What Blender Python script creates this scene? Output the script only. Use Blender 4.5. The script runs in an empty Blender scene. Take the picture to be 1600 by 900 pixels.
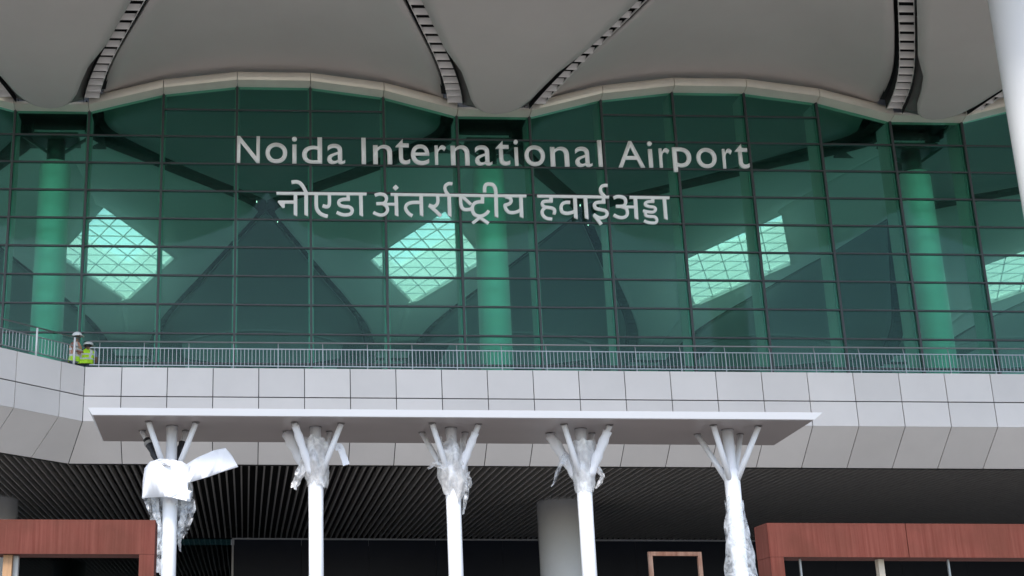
import bpy, bmesh, math, random
from mathutils import Vector, Matrix, noise
R = math.radians
sc = bpy.context.scene
COL = sc.collection
random.seed(7)

# ------------------------------------------------------------------ camera, sky, sun, exposure
F_PX, PX, PY = 2149.77, 449.22, 450.0          # focal length and principal point in 1600x900 units
PITCH, YAW, ROLL = R(17.0496), R(1.6824), R(0.0363)
CAM = Vector((0, 0, 1.6))
fw = Vector((math.sin(YAW) * math.cos(PITCH), math.cos(YAW) * math.cos(PITCH), math.sin(PITCH)))
rt0 = Vector((math.cos(YAW), -math.sin(YAW), 0))
up0 = rt0.cross(fw)
rt = rt0 * math.cos(ROLL) + up0 * math.sin(ROLL)
up = up0 * math.cos(ROLL) - rt0 * math.sin(ROLL)
cd = bpy.data.cameras.new('camera'); cam = bpy.data.objects.new('camera', cd); COL.objects.link(cam)
cd.sensor_width = 36.0; cd.sensor_fit = 'HORIZONTAL'
cd.lens = F_PX / 1600 * 36.0
cd.shift_x = (800 - PX) / 1600
cd.clip_start = 0.1; cd.clip_end = 6000
M = Matrix((rt, up, -fw)).transposed().to_4x4(); M.translation = CAM
cam.matrix_world = M
sc.camera = cam

SUN_EL, SUN_AZ = R(52), R(-160)                 # azimuth measured from +Y towards +X
w = bpy.data.worlds.new('World'); sc.world = w; w.use_nodes = True
nt = w.node_tree; nt.nodes.clear()
sky = nt.nodes.new('ShaderNodeTexSky'); sky.sky_type = 'NISHITA'; sky.sun_disc = False
sky.sun_elevation = SUN_EL; sky.sun_rotation = SUN_AZ
sky.air_density = 1.0; sky.dust_density = 1.6; sky.ozone_density = 1.0
bg = nt.nodes.new('ShaderNodeBackground'); bg.inputs[1].default_value = 0.15
wo = nt.nodes.new('ShaderNodeOutputWorld')
nt.links.new(sky.outputs[0], bg.inputs[0]); nt.links.new(bg.outputs[0], wo.inputs[0])
sl = bpy.data.lights.new('sun', 'SUN'); sl.energy = 1.7; sl.angle = R(16); sl.color = (1, 0.97, 0.925)
so = bpy.data.objects.new('sun', sl); COL.objects.link(so)
sd = Vector((math.sin(SUN_AZ) * math.cos(SUN_EL), math.cos(SUN_AZ) * math.cos(SUN_EL), math.sin(SUN_EL)))
so.rotation_euler = sd.to_track_quat('Z', 'Y').to_euler()
so.location = (0, -40, 60)
vs = sc.view_settings
vs.view_transform = 'Standard'; vs.look = 'None'; vs.gamma = 1; vs.use_curve_mapping = False
vs.exposure = 1.15
try:
    sc.cycles.transparent_max_bounces = 16
    sc.cycles.max_bounces = 10; sc.cycles.diffuse_bounces = 6; sc.cycles.glossy_bounces = 4; sc.cycles.transmission_bounces = 6
except Exception:
    pass

# ------------------------------------------------------------------ survey helpers: photograph -> place
def ray(x, y): return fw + rt * ((x - PX) / F_PX) - up * ((y - PY) / F_PX)
def P(x, y, Y):
    v = ray(x, y); return CAM + v * (Y / v.y)
def PZ(x, y, Z):
    v = ray(x, y); return CAM + v * ((Z - CAM.z) / v.z)
def lerp(a, b, t): return a + (b - a) * t
def table(tb, x):
    if x <= tb[0][0]: return tb[0][1]
    for (a, va), (b, vb) in zip(tb, tb[1:]):
        if x <= b: return lerp(va, vb, (x - a) / (b - a))
    return tb[-1][1]

# ------------------------------------------------------------------ materials
def mat(name, col, rough=0.5, metal=0.0, var=0.0, vscale=1.0, bump=0.0, bscale=20.0, spec=0.5, stretch=(1, 1, 1), coat=0.0, island=0.0):
    m = bpy.data.materials.new(name); m.use_nodes = True
    t = m.node_tree; b = t.nodes['Principled BSDF']
    b.inputs['Base Color'].default_value = (*col, 1)
    b.inputs['Roughness'].default_value = rough; b.inputs['Metallic'].default_value = metal
    b.inputs['Specular IOR Level'].default_value = spec
    b.inputs['Coat Weight'].default_value = coat
    tc = t.nodes.new('ShaderNodeTexCoord'); mp = t.nodes.new('ShaderNodeMapping')
    mp.inputs['Scale'].default_value = stretch
    t.links.new(tc.outputs['Object'], mp.inputs[0])
    if var:
        n = t.nodes.new('ShaderNodeTexNoise'); n.inputs['Scale'].default_value = vscale; n.inputs['Detail'].default_value = 6
        n.inputs['Roughness'].default_value = 0.6
        rp = t.nodes.new('ShaderNodeValToRGB')
        rp.color_ramp.elements[0].position = 0.3; rp.color_ramp.elements[1].position = 0.7
        rp.color_ramp.elements[0].color = (*[c * (1 - var) for c in col], 1)
        rp.color_ramp.elements[1].color = (*[min(1, c * (1 + var)) for c in col], 1)
        t.links.new(mp.outputs[0], n.inputs[0]); t.links.new(n.outputs[0], rp.inputs[0]); t.links.new(rp.outputs[0], b.inputs['Base Color'])
    if island:
        gm = t.nodes.new('ShaderNodeNewGeometry'); m3 = t.nodes.new('ShaderNodeMapRange'); m3.inputs[3].default_value = 1 - island; m3.inputs[4].default_value = 1 + island * .6
        t.links.new(gm.outputs['Random Per Island'], m3.inputs[0])
        hv = t.nodes.new('ShaderNodeMix'); hv.data_type = 'RGBA'; hv.blend_type = 'MULTIPLY'; hv.inputs['Factor'].default_value = 1
        src = b.inputs['Base Color'].links[0].from_socket if b.inputs['Base Color'].links else None
        if src: t.links.new(src, hv.inputs['A'])
        else: hv.inputs['A'].default_value = (*col, 1)
        t.links.new(m3.outputs[0], hv.inputs['B']); t.links.new(hv.outputs['Result'], b.inputs['Base Color'])
    if bump:
        n2 = t.nodes.new('ShaderNodeTexNoise'); n2.inputs['Scale'].default_value = bscale; n2.inputs['Detail'].default_value = 4
        bp = t.nodes.new('ShaderNodeBump'); bp.inputs['Strength'].default_value = bump; bp.inputs['Distance'].default_value = 0.05
        t.links.new(mp.outputs[0], n2.inputs[0]); t.links.new(n2.outputs[0], bp.inputs['Height']); t.links.new(bp.outputs[0], b.inputs['Normal'])
    return m

def glass_mat(name, tint, rough=0.0, ior=1.45, gain=1.0, wob=0.0, glow_haze=0.0):
    m = bpy.data.materials.new(name); m.use_nodes = True; t = m.node_tree; t.nodes.clear()
    o = t.nodes.new('ShaderNodeOutputMaterial'); mx = t.nodes.new('ShaderNodeMixShader')
    tr = t.nodes.new('ShaderNodeBsdfTransparent'); tr.inputs[0].default_value = (*tint, 1)
    gl = t.nodes.new('ShaderNodeBsdfGlossy'); gl.inputs['Roughness'].default_value = rough; gl.inputs[0].default_value = (0.9, 0.97, 1, 1)
    fr = t.nodes.new('ShaderNodeFresnel'); fr.inputs[0].default_value = ior
    mm = t.nodes.new('ShaderNodeMath'); mm.operation = 'MULTIPLY'; mm.inputs[1].default_value = gain
    if wob:
        tc = t.nodes.new('ShaderNodeTexCoord'); n = t.nodes.new('ShaderNodeTexNoise'); n.inputs['Scale'].default_value = 0.35
        bp = t.nodes.new('ShaderNodeBump'); bp.inputs['Strength'].default_value = wob; bp.inputs['Distance'].default_value = 0.02
        t.links.new(tc.outputs['Object'], n.inputs[0]); t.links.new(n.outputs[0], bp.inputs['Height']); t.links.new(bp.outputs[0], gl.inputs['Normal'])
    src = tr
    if glow_haze:                                       # rough refraction mixed in as added haze, for a glow round the skylights
        rf = t.nodes.new('ShaderNodeBsdfRefraction'); rf.inputs['IOR'].default_value = 1.14; rf.inputs['Roughness'].default_value = 0.62; rf.inputs[0].default_value = (*tint, 1)
        src = t.nodes.new('ShaderNodeMixShader'); src.inputs[0].default_value = glow_haze
        t.links.new(tr.outputs[0], src.inputs[1]); t.links.new(rf.outputs[0], src.inputs[2])
    t.links.new(fr.outputs[0], mm.inputs[0]); t.links.new(mm.outputs[0], mx.inputs[0])
    t.links.new(src.outputs[0], mx.inputs[1]); t.links.new(gl.outputs[0], mx.inputs[2]); t.links.new(mx.outputs[0], o.inputs[0])
    return m

def film_mat(name, white=0.5, col=(0.85, 0.87, 0.9)):
    """thin crumpled polythene: partly see-through, partly milky, glossy folds"""
    m = bpy.data.materials.new(name); m.use_nodes = True; t = m.node_tree; t.nodes.clear()
    o = t.nodes.new('ShaderNodeOutputMaterial')
    tr = t.nodes.new('ShaderNodeBsdfTransparent'); tr.inputs[0].default_value = (0.93, 0.95, 0.96, 1)
    df = t.nodes.new('ShaderNodeBsdfDiffuse'); df.inputs[0].default_value = (*col, 1)
    tl = t.nodes.new('ShaderNodeBsdfTranslucent'); tl.inputs[0].default_value = (*col, 1)
    gl = t.nodes.new('ShaderNodeBsdfGlossy'); gl.inputs['Roughness'].default_value = 0.3
    a = t.nodes.new('ShaderNodeMixShader'); a.inputs[0].default_value = 0.35
    b = t.nodes.new('ShaderNodeMixShader'); b.inputs[0].default_value = 0.18
    c = t.nodes.new('ShaderNodeMixShader')
    tc = t.nodes.new('ShaderNodeTexCoord'); n = t.nodes.new('ShaderNodeTexNoise'); n.inputs['Scale'].default_value = 5.0; n.inputs['Detail'].default_value = 5
    n.inputs['Distortion'].default_value = 1.5
    mr = t.nodes.new('ShaderNodeMapRange'); mr.inputs[1].default_value = 0.35; mr.inputs[2].default_value = 0.65
    mr.inputs[3].default_value = max(0, white - 0.3); mr.inputs[4].default_value = min(1, white + 0.3)
    t.links.new(tc.outputs['Object'], n.inputs[0]); t.links.new(n.outputs[0], mr.inputs[0]); t.links.new(mr.outputs[0], c.inputs[0])
    t.links.new(df.outputs[0], a.inputs[1]); t.links.new(tl.outputs[0], a.inputs[2])
    t.links.new(a.outputs[0], b.inputs[1]); t.links.new(gl.outputs[0], b.inputs[2])
    t.links.new(tr.outputs[0], c.inputs[1]); t.links.new(b.outputs[0], c.inputs[2]); t.links.new(c.outputs[0], o.inputs[0])
    return m

def skylight_mat(name):
    m = bpy.data.materials.new(name); m.use_nodes = True; t = m.node_tree; t.nodes.clear()
    o = t.nodes.new('ShaderNodeOutputMaterial')
    tl = t.nodes.new('ShaderNodeBsdfTranslucent'); tl.inputs[0].default_value = (0.98, 0.97, 0.9, 1)
    tr = t.nodes.new('ShaderNodeBsdfTransparent')
    c = t.nodes.new('ShaderNodeMixShader'); c.inputs[0].default_value = 0.6
    t.links.new(tr.outputs[0], c.inputs[1]); t.links.new(tl.outputs[0], c.inputs[2]); t.links.new(c.outputs[0], o.inputs[0])
    return m

def streak_mat(name, c1, c2, c3):
    """red oxide primer with vertical brush streaks and rusty patches"""
    m = bpy.data.materials.new(name); m.use_nodes = True; t = m.node_tree; b = t.nodes['Principled BSDF']
    b.inputs['Roughness'].default_value = 0.7; b.inputs['Specular IOR Level'].default_value = 0.2
    tc = t.nodes.new('ShaderNodeTexCoord'); mp = t.nodes.new('ShaderNodeMapping'); mp.inputs['Scale'].default_value = (16, 16, 0.5)
    n = t.nodes.new('ShaderNodeTexNoise'); n.inputs['Scale'].default_value = 1.0; n.inputs['Detail'].default_value = 7; n.inputs['Roughness'].default_value = 0.7
    n2 = t.nodes.new('ShaderNodeTexNoise'); n2.inputs['Scale'].default_value = 1.6; n2.inputs['Detail'].default_value = 5
    rp = t.nodes.new('ShaderNodeValToRGB'); rp.color_ramp.elements[0].position = 0.36; rp.color_ramp.elements[1].position = 0.68
    rp.color_ramp.elements[0].color = (*c1, 1); rp.color_ramp.elements[1].color = (*c2, 1)
    r2 = t.nodes.new('ShaderNodeValToRGB'); r2.color_ramp.elements[0].position = 0.38; r2.color_ramp.elements[1].position = 0.7
    r2.color_ramp.elements[0].color = (0, 0, 0, 1); r2.color_ramp.elements[1].color = (0.7, 0.7, 0.7, 1)
    mx = t.nodes.new('ShaderNodeMix'); mx.data_type = 'RGBA'
    t.links.new(tc.outputs['Object'], mp.inputs[0]); t.links.new(mp.outputs[0], n.inputs[0]); t.links.new(tc.outputs['Object'], n2.inputs[0])
    t.links.new(n.outputs[0], rp.inputs[0]); t.links.new(n2.outputs[0], r2.inputs[0])
    t.links.new(r2.outputs[0], mx.inputs['Factor']); t.links.new(rp.outputs[0], mx.inputs['A']); mx.inputs['B'].default_value = (*c3, 1)
    t.links.new(mx.outputs['Result'], b.inputs['Base Color'])
    bp = t.nodes.new('ShaderNodeBump'); bp.inputs['Strength'].default_value = 0.25; bp.inputs['Distance'].default_value = 0.02
    t.links.new(n.outputs[0], bp.inputs['Height']); t.links.new(bp.outputs[0], b.inputs['Normal'])
    return m

MT = dict(
    ground=mat('concrete_ground', (0.2, 0.19, 0.178), 0.9, var=0.12, vscale=0.3),
    floor=mat('pale_floor', (0.42, 0.42, 0.41), 0.35, var=0.05, vscale=0.5),
    fascia=mat('fascia_panel', (0.735, 0.695, 0.665), 0.42, var=0.045, vscale=0.5, bump=0.03, bscale=0.6, island=0.07),
    fascia_back=mat('fascia_gap', (0.05, 0.05, 0.055), 0.8),
    slat=mat('dark_slat', (0.34, 0.325, 0.31), 0.6, var=0.1, vscale=2),
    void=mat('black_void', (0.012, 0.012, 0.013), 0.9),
    frame=mat('dark_mullion', (0.035, 0.04, 0.042), 0.4),
    trim=mat('silver_trim', (0.36, 0.37, 0.37), 0.35, metal=0.3),
    fin=mat('pale_fin', (0.55, 0.47, 0.48), 0.4),
    pale_column=mat('pale_column_paint', (0.93, 0.86, 0.88), 0.45, var=0.03, vscale=1.2),
    arch=mat('arch_panel', (0.25, 0.25, 0.24), 0.5, var=0.06, vscale=0.3),  # indoor arches coloured darker so the tongues seem lit by the skylights
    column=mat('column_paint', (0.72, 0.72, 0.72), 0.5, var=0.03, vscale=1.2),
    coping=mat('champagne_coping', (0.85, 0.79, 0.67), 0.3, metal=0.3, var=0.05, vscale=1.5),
    ceiling=mat('ceiling_panel', (0.76, 0.75, 0.73), 0.5, var=0.03, vscale=0.25),  # indoor tongue colour raised, painting in part of the skylight glow
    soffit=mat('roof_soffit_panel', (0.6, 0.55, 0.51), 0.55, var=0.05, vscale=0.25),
    gusset=mat('gusset_plate', (0.2, 0.185, 0.175), 0.5, var=0.06, vscale=2),
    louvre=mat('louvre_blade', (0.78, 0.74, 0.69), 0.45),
    steel=mat('railing_steel', (0.3, 0.31, 0.315), 0.32, metal=0.6),
    whitepost=mat('white_post', (0.85, 0.85, 0.85), 0.4),
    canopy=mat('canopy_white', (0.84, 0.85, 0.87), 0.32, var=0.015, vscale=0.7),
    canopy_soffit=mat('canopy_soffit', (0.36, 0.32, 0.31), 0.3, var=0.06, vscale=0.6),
    trunk=mat('trunk_paint', (0.86, 0.87, 0.89), 0.33, var=0.02, vscale=3),
    plate=mat('bare_plate', (0.2, 0.19, 0.18), 0.6, var=0.25, vscale=12),
    foam=mat('foam_sheet', (0.88, 0.89, 0.92), 0.75, bump=0.12, bscale=3.0),
    blackwrap=mat('black_wrap', (0.03, 0.03, 0.035), 0.45, bump=0.4, bscale=20),
    tape=mat('grey_tape', (0.4, 0.4, 0.4), 0.5),
    letter=mat('letter_face', (0.88, 0.89, 0.87), 0.4),
    darkpanel=mat('dark_glazing_panel', (0.016, 0.02, 0.03), 0.3, var=0.1, vscale=0.4, spec=0.12),
    portal=streak_mat('red_oxide_primer', (0.115, 0.027, 0.018), (0.175, 0.055, 0.04), (0.085, 0.027, 0.016)),
    rust=streak_mat('rusty_tube', (0.1, 0.035, 0.02), (0.25, 0.14, 0.1), (0.3, 0.24, 0.2)),
    timber=mat('raw_timber', (0.42, 0.24, 0.12), 0.7, var=0.2, vscale=4, stretch=(8, 8, 1)),
    cream=mat('cream_post', (0.6, 0.53, 0.42), 0.5),
    pylon=mat('pylon_paint', (0.8, 0.8, 0.79), 0.42, var=0.02, vscale=0.5),
    skin=mat('skin', (0.22, 0.12, 0.075), 0.55), hair=mat('hair', (0.012, 0.011, 0.01), 0.6),
    trousers=mat('trousers', (0.05, 0.06, 0.09), 0.8), shirt=mat('shirt', (0.2, 0.25, 0.34), 0.8), redshirt=mat('brown_shirt', (0.28, 0.13, 0.1), 0.8),
    hiviz=mat('hi_viz', (0.52, 0.88, 0.03), 0.6, var=0.08, vscale=9, bump=0.3, bscale=14), orange=mat('orange_mesh', (0.6, 0.3, 0.2), 0.7),
    reflective=mat('reflective_tape', (0.65, 0.68, 0.66), 0.35), helmet=mat('helmet_white', (0.82, 0.83, 0.82), 0.3),
    glass=glass_mat('green_glass', (0.575, 0.895, 0.785), 0.0, 1.5, 0.24, wob=0.02, glow_haze=0.15),
    lowglass=glass_mat('lower_glass', (0.2, 0.36, 0.36), 0.02, 1.6, 2.2),
    skylight=skylight_mat('skylight_pane'),
    film=film_mat('clear_film', 0.4), milky=film_mat('milky_film', 0.82, (0.84, 0.82, 0.8)), cling=film_mat('white_cling', 0.95, (0.86, 0.86, 0.86)),
)
lm = bpy.data.materials.new('downlight_glow'); lm.use_nodes = True
e = lm.node_tree.nodes['Principled BSDF']; e.inputs['Emission Color'].default_value = (1, 0.98, 0.9, 1); e.inputs['Emission Strength'].default_value = 1.5
MT['lamp'] = lm

# ------------------------------------------------------------------ mesh builder
class MB:
    def __init__(s): s.v = []; s.f = []; s.sm = []; s.mi = []
    def poly(s, pts, smooth=False, mi=0):
        n = len(s.v); s.v += [tuple(p) for p in pts]; s.f.append(tuple(range(n, n + len(pts)))); s.sm.append(smooth); s.mi.append(mi)
    def hexa(s, a, b, mi=0):
        """a: four bottom points in order, b: four matching top points"""
        n = len(s.v); s.v += [tuple(p) for p in list(a) + list(b)]
        for q in ((3, 2, 1, 0), (4, 5, 6, 7), (0, 1, 5, 4), (1, 2, 6, 5), (2, 3, 7, 6), (3, 0, 4, 7)):
            s.f.append(tuple(n + i for i in q)); s.sm.append(False); s.mi.append(mi)
    def box(s, x0, x1, y0, y1, z0, z1, mi=0):
        s.hexa([(x0, y0, z0), (x1, y0, z0), (x1, y1, z0), (x0, y1, z0)], [(x0, y0, z1), (x1, y0, z1), (x1, y1, z1), (x0, y1, z1)], mi)
    def prism(s, pts, off, mi=0):
        """closed polygon extruded by the vector off"""
        n = len(pts); off = Vector(off); a = [Vector(p) for p in pts]; b = [p + off for p in a]
        s.poly(a, mi=mi); s.poly(list(reversed(b)), mi=mi)
        for i in range(n):
            j = (i + 1) % n; s.poly([a[j], a[i], b[i], b[j]], mi=mi)
    def beam(s, p, q, wd, ht, upv=(0, 0, 1)):
        p, q = Vector(p), Vector(q); d = (q - p).normalized(); u = Vector(upv); sx = d.cross(u)
        if sx.length < 1e-4: sx = d.cross(Vector((1, 0, 0)))
        sx.normalize(); u = sx.cross(d).normalized(); sx *= wd / 2; u *= ht / 2
        s.hexa([p - sx - u, p + sx - u, p + sx + u, p - sx + u], [q - sx - u, q + sx - u, q + sx + u, q - sx + u])
    def tube(s, pts, rad, n=14, caps=True, smooth=True):
        pts = [Vector(p) for p in pts]; rad = rad if isinstance(rad, (list, tuple)) else [rad] * len(pts)
        base = len(s.v); prev = None
        for i, p in enumerate(pts):
            d = (pts[min(i + 1, len(pts) - 1)] - pts[max(i - 1, 0)]).normalized()
            a = d.cross(Vector((0, 1, 0))) if prev is None else prev - d * prev.dot(d)
            if a.length < 1e-4: a = d.cross(Vector((1, 0, 0)))
            a.normalize(); prev = a; b = d.cross(a)
            for k in range(n):
                t = 2 * math.pi * k / n; s.v.append(tuple(p + (a * math.cos(t) + b * math.sin(t)) * rad[i]))
        for i in range(len(pts) - 1):
            for k in range(n):
                k2 = (k + 1) % n
                s.f.append((base + i * n + k, base + i * n + k2, base + (i + 1) * n + k2, base + (i + 1) * n + k)); s.sm.append(smooth); s.mi.append(0)
        if caps:
            s.f.append(tuple(base + k for k in reversed(range(n)))); s.sm.append(False); s.mi.append(0)
            o = base + (len(pts) - 1) * n; s.f.append(tuple(o + k for k in range(n))); s.sm.append(False); s.mi.append(0)
    def grid(s, fn, nu, nv, smooth=True, keep=None):
        base = len(s.v)
        for i in range(nu + 1):
            for j in range(nv + 1): s.v.append(tuple(fn(i / nu, j / nv)))
        for i in range(nu):
            for j in range(nv):
                if keep and not keep((i + .5) / nu, (j + .5) / nv): continue
                a = base + i * (nv + 1) + j
                s.f.append((a, a + 1, a + nv + 2, a + nv + 1)); s.sm.append(smooth); s.mi.append(0)
    def build(s, name, m, parent=None, solid=0.0, loc=None):
        me = bpy.data.meshes.new(name)
        vv = s.v
        if loc is not None: vv = [(x - loc[0], y - loc[1], z - loc[2]) for x, y, z in s.v]
        me.from_pydata(vv, [], s.f)
        for mm in (m if isinstance(m, (list, tuple)) else [m]): me.materials.append(MT[mm])
        me.polygons.foreach_set('use_smooth', s.sm); me.polygons.foreach_set('material_index', s.mi)
        me.update()
        o = bpy.data.objects.new(name, me); COL.objects.link(o)
        if loc is not None: o.location = loc
        if solid:
            md = o.modifiers.new('thickness', 'SOLIDIFY'); md.thickness = solid; md.offset = 0
        if parent:
            o.parent = parent
            o.matrix_parent_inverse = parent.matrix_basis.inverted()
        return o

def tag(o, label=None, cat=None, group=None, kind=None):
    if label: o['label'] = label
    if cat: o['category'] = cat
    if group: o['group'] = group
    if kind: o['kind'] = kind
    return o
def empty(name, loc, label, cat, group=None):
    o = bpy.data.objects.new(name, None); COL.objects.link(o); o.location = loc; o.empty_display_size = 0.3
    return tag(o, label, cat, group)

# ------------------------------------------------------------------ ground
g = MB(); g.poly([(-2500, -2500, 0), (2500, -2500, 0), (2500, 2500, 0), (-2500, 2500, 0)])
tag(g.build('ground', 'ground'), kind='structure')

# ------------------------------------------------------------------ the terminal: measured frame
YB, YG, YC = 44.0, 46.5, 47.9                    # fascia face, glass plane, row of columns
MOD, X0 = 2.699, -5.896                          # mullion spacing, first full mullion
PER = 6 * MOD
LH = 17.8                                        # half a diamond of the ceiling, measured along Y
XV = lambda k: X0 - MOD / 2 + PER * k            # centre of valley k (a column stands there)
Z_TOP, Z_JOINT, Z_KINK, Z_BOT, Y_BOT = 12.33, 11.36, 10.53, 9.37, 45.28
Z_FLOOR = 11.72
X_L, X_R = -46.0, 62.0
term = empty('airport_terminal', (8.9, 46.5, 0), 'large airport terminal with green glass wall, wavy roof soffit and pale grey fascia', 'building')

# --- fascia: main run and the wing that turns towards the camera
corner = P(132.5, 577, YB)
CX = corner.x
wing_end = PZ(10, 545, Z_TOP)
wdir = (Vector((wing_end.x - CX, wing_end.y - YB, 0))).normalized()
wnor = Vector((-wdir.y, wdir.x, 0))              # into the building
if wnor.y < 0: wnor = -wnor
back = Y_BOT - YB
# mitre of the sloping soffit at the corner
def on_line(p, d, q, e2):                        # intersection of two plan lines
    det = d.x * -e2.y + e2.x * d.y
    r = Vector((q.x - p.x, q.y - p.y)); t = (r.x * -e2.y + e2.x * r.y) / det
    return p + d * t
c_low = on_line(Vector((CX, YB, 0)) + wnor * back, wdir, Vector((CX, Y_BOT, 0)), Vector((1, 0, 0)))
def fascia_rows(mb, path_top, path_low, nrm, gap=0.028):
    """path_top/path_low: joint positions (plan) of the vertical rows and of the lower edge"""
    for (a, b), (la, lb) in zip(zip(path_top, path_top[1:]), zip(path_low, path_low[1:])):
        d = (b - a).normalized(); ga = d * gap / 2
        A, B, LA, LB = a + ga, b - ga, la + ga, lb - ga
        n = nrm * 0.05
        for z0, z1, g2 in ((Z_JOINT + .018, Z_TOP, 0), (Z_KINK, Z_JOINT - .018, 0)):
            q = [Vector((p.x, p.y, z)) for p, z in ((A, z0), (B, z0), (B, z1), (A, z1))]
            mb[0].prism(q, n)
        q = [Vector((LA.x, LA.y, Z_BOT)), Vector((LB.x, LB.y, Z_BOT)), Vector((B.x, B.y, Z_KINK - .006)), Vector((A.x, A.y, Z_KINK - .006))]
        mb[1].prism(q, n)
jx = [P(189.7 + 71.53 * k, 600, YB).x for k in range(-1, 40)]
jx = [x for x in jx if x > CX + .3 and x < X_R]
top = [Vector((CX, YB, 0))] + [Vector((x, YB, 0)) for x in jx]
low = [c_low] + [Vector((x, Y_BOT, 0)) for x in jx]
fm = (MB(), MB())
fascia_rows(fm, top, low, Vector((0, 1, 0)))
fm[0].build('upper_fascia', 'fascia', term); fm[1].build('sloping_fascia', 'fascia', term)
def wing_at(px, py):                             # where a joint meets the wing's top edge
    p = PZ(px, py, Z_TOP); return (Vector((p.x - CX, p.y - YB, 0))).dot(wdir)
s1, s2 = wing_at(88, 567), wing_at(27, 549)
ws = [0, s1, s2] + [s2 + (s2 - s1) * k for k in range(1, 14)]
wt = [Vector((CX, YB, 0)) + wdir * s for s in ws]
wl = [c_low] + [Vector((CX, YB, 0)) + wdir * s + wnor * back for s in ws[1:]]
fm = (MB(), MB())
fascia_rows(fm, wt, wl, wnor)
fm[0].build('upper_fascia', 'fascia', term); fm[1].build('sloping_fascia', 'fascia', term)
# dark lining seen in the open joints
lin = MB(); o = 0.06
W_END = wt[-1]; WL_END = wl[-1]
for (a, b, la, lb, n) in ((top[0], top[-1], low[0], low[-1], Vector((0, 1, 0))), (wt[0], W_END, wl[0], WL_END, wnor)):
    for (p, q, r, s_) in (((a, Z_KINK), (b, Z_KINK), (b, Z_TOP - .02), (a, Z_TOP - .02)), ((la, Z_BOT + .03), (lb, Z_BOT + .03), (b, Z_KINK), (a, Z_KINK))):
        lin.poly([Vector((v.x, v.y, z)) + n * o for v, z in (p, q, r, s_)])
lin.box(CX - .05, CX + .05, YB + .1, YB + .16, Z_KINK, Z_TOP - .03)
lin.build('joint_lining', 'fascia_back', term)
# balcony floor and slab (one plan outline, wing included)
fl = MB()
outline = [Vector((v.x, v.y, 0)) for v in (W_END + wnor * .1, Vector((CX, YB, 0)) + Vector((0.02, .12, 0)), Vector((X_R, YB + .12, 0)), Vector((X_R, YC + 4 * LH + 2, 0)), Vector((W_END.x - 14, YC + 4 * LH + 2, 0)))]
fl.prism([(v.x, v.y, Z_FLOOR - .5) for v in outline], (0, 0, .5))
fl.build('balcony_floor', 'floor', term)
cop = MB()
for a, b, n in ((top[0], top[-1], Vector((0, 1, 0))), (wt[0], W_END, wnor)):
    cop.prism([Vector((v.x, v.y, Z_TOP - .03)) + n * k for v, k in ((a, .055), (b, .055), (b, .26), (a, .26))], (0, 0, .028))
    cop.prism([Vector((v.x, v.y, Z_FLOOR)) + n * k for v, k in ((a, .1), (b, .1), (b, .26), (a, .26))], (0, 0, Z_TOP - .04 - Z_FLOOR))
cop.build('parapet_capping', 'fascia_back', term)

# --- slatted soffit below the fascia
Y_LOW = PZ(600, 843, Z_BOT).y                    # plane of the lower glazing
def front_y(x):                                  # front edge of the soffit at x
    if x >= c_low.x: return Y_BOT
    t = (x - c_low.x) / wdir.x
    return (c_low + wdir * t).y
st = MB(); sp = 0.262
x = -34.0
while x < X_R:
    y0 = front_y(x) + .1
    st.box(x - .026, x + .026, y0, Y_LOW + .0, Z_BOT + .05, Z_BOT + .27)
    x += sp
st.build('slatted_soffit', 'slat', term)
cl = MB()
pl = [(-36, front_y(-36) + .06), (c_low.x, c_low.y + .06), (X_R, Y_BOT + .06), (X_R, Y_LOW), (-36, Y_LOW)]
cl.prism([(a, b, Z_BOT + .5) for a, b in pl], (0, 0, .05))
cl.build('soffit_void', 'void', term)
ed = MB()
ed.box(c_low.x, X_R, Y_BOT + .06, Y_BOT + .1, Z_BOT - .03, Z_BOT + .4)
a, b = c_low, WL_END
ed.prism([Vector((v.x, v.y, Z_BOT - .03)) + wnor * k for v, k in ((a, .06), (b, .06), (b, .1), (a, .1))], (0, 0, .43))
ed.build('soffit_edge_trim', 'void', term)

# --- lower level glazing
xj = P(364, 870, Y_LOW).x
lg = MB(); lg.box(-36, xj - .1, Y_LOW + .02, Y_LOW + .06, 0.02, Z_BOT + .05); lg.build('lower_glass_wall', 'lowglass', term)
lg = MB(); lg.box(-36, X_R, Y_LOW + .1, Y_LOW + .2, Z_BOT + .0, Z_BOT + .7); lg.build('glazing_header', 'void', term)
lg = MB(); lg.box(-36, X_R, Y_LOW + 7, Y_LOW + 7.1, 0.02, Z_BOT + .5); lg.build('lower_back_wall', 'void', term)
dp = MB()
zt = P(600, 844, Y_LOW).z
for k in range(16):
    x0 = xj + .05 + 3.2 * k
    if x0 > X_R - 3.3: break
    dp.box(x0, x0 + 3.19, Y_LOW + .02, Y_LOW + .08, 0.02, zt)
dp.build('dark_glazing', 'darkpanel', term)
fr = MB(); fr.box(xj - .05, X_R, Y_LOW - .06, Y_LOW + .015, zt, zt + .07); fr.box(xj - .06, xj + .03, Y_LOW - .06, Y_LOW + .015, 0.02, zt - .003)
fr.build('glazing_frame', 'trim', term)
# lower columns
for (cx, cy, ytop) in ((876, 787, 787), (-9, 783, 783)):
    c = PZ(cx, ytop, Z_BOT)
    t = MB(); rr = 37 / F_PX * (c - CAM).dot(fw)
    t.tube([(c.x, c.y, 0), (c.x, c.y, Z_BOT + .45)], rr, 40)
    t.build('lower_column', 'column', term)

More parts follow.
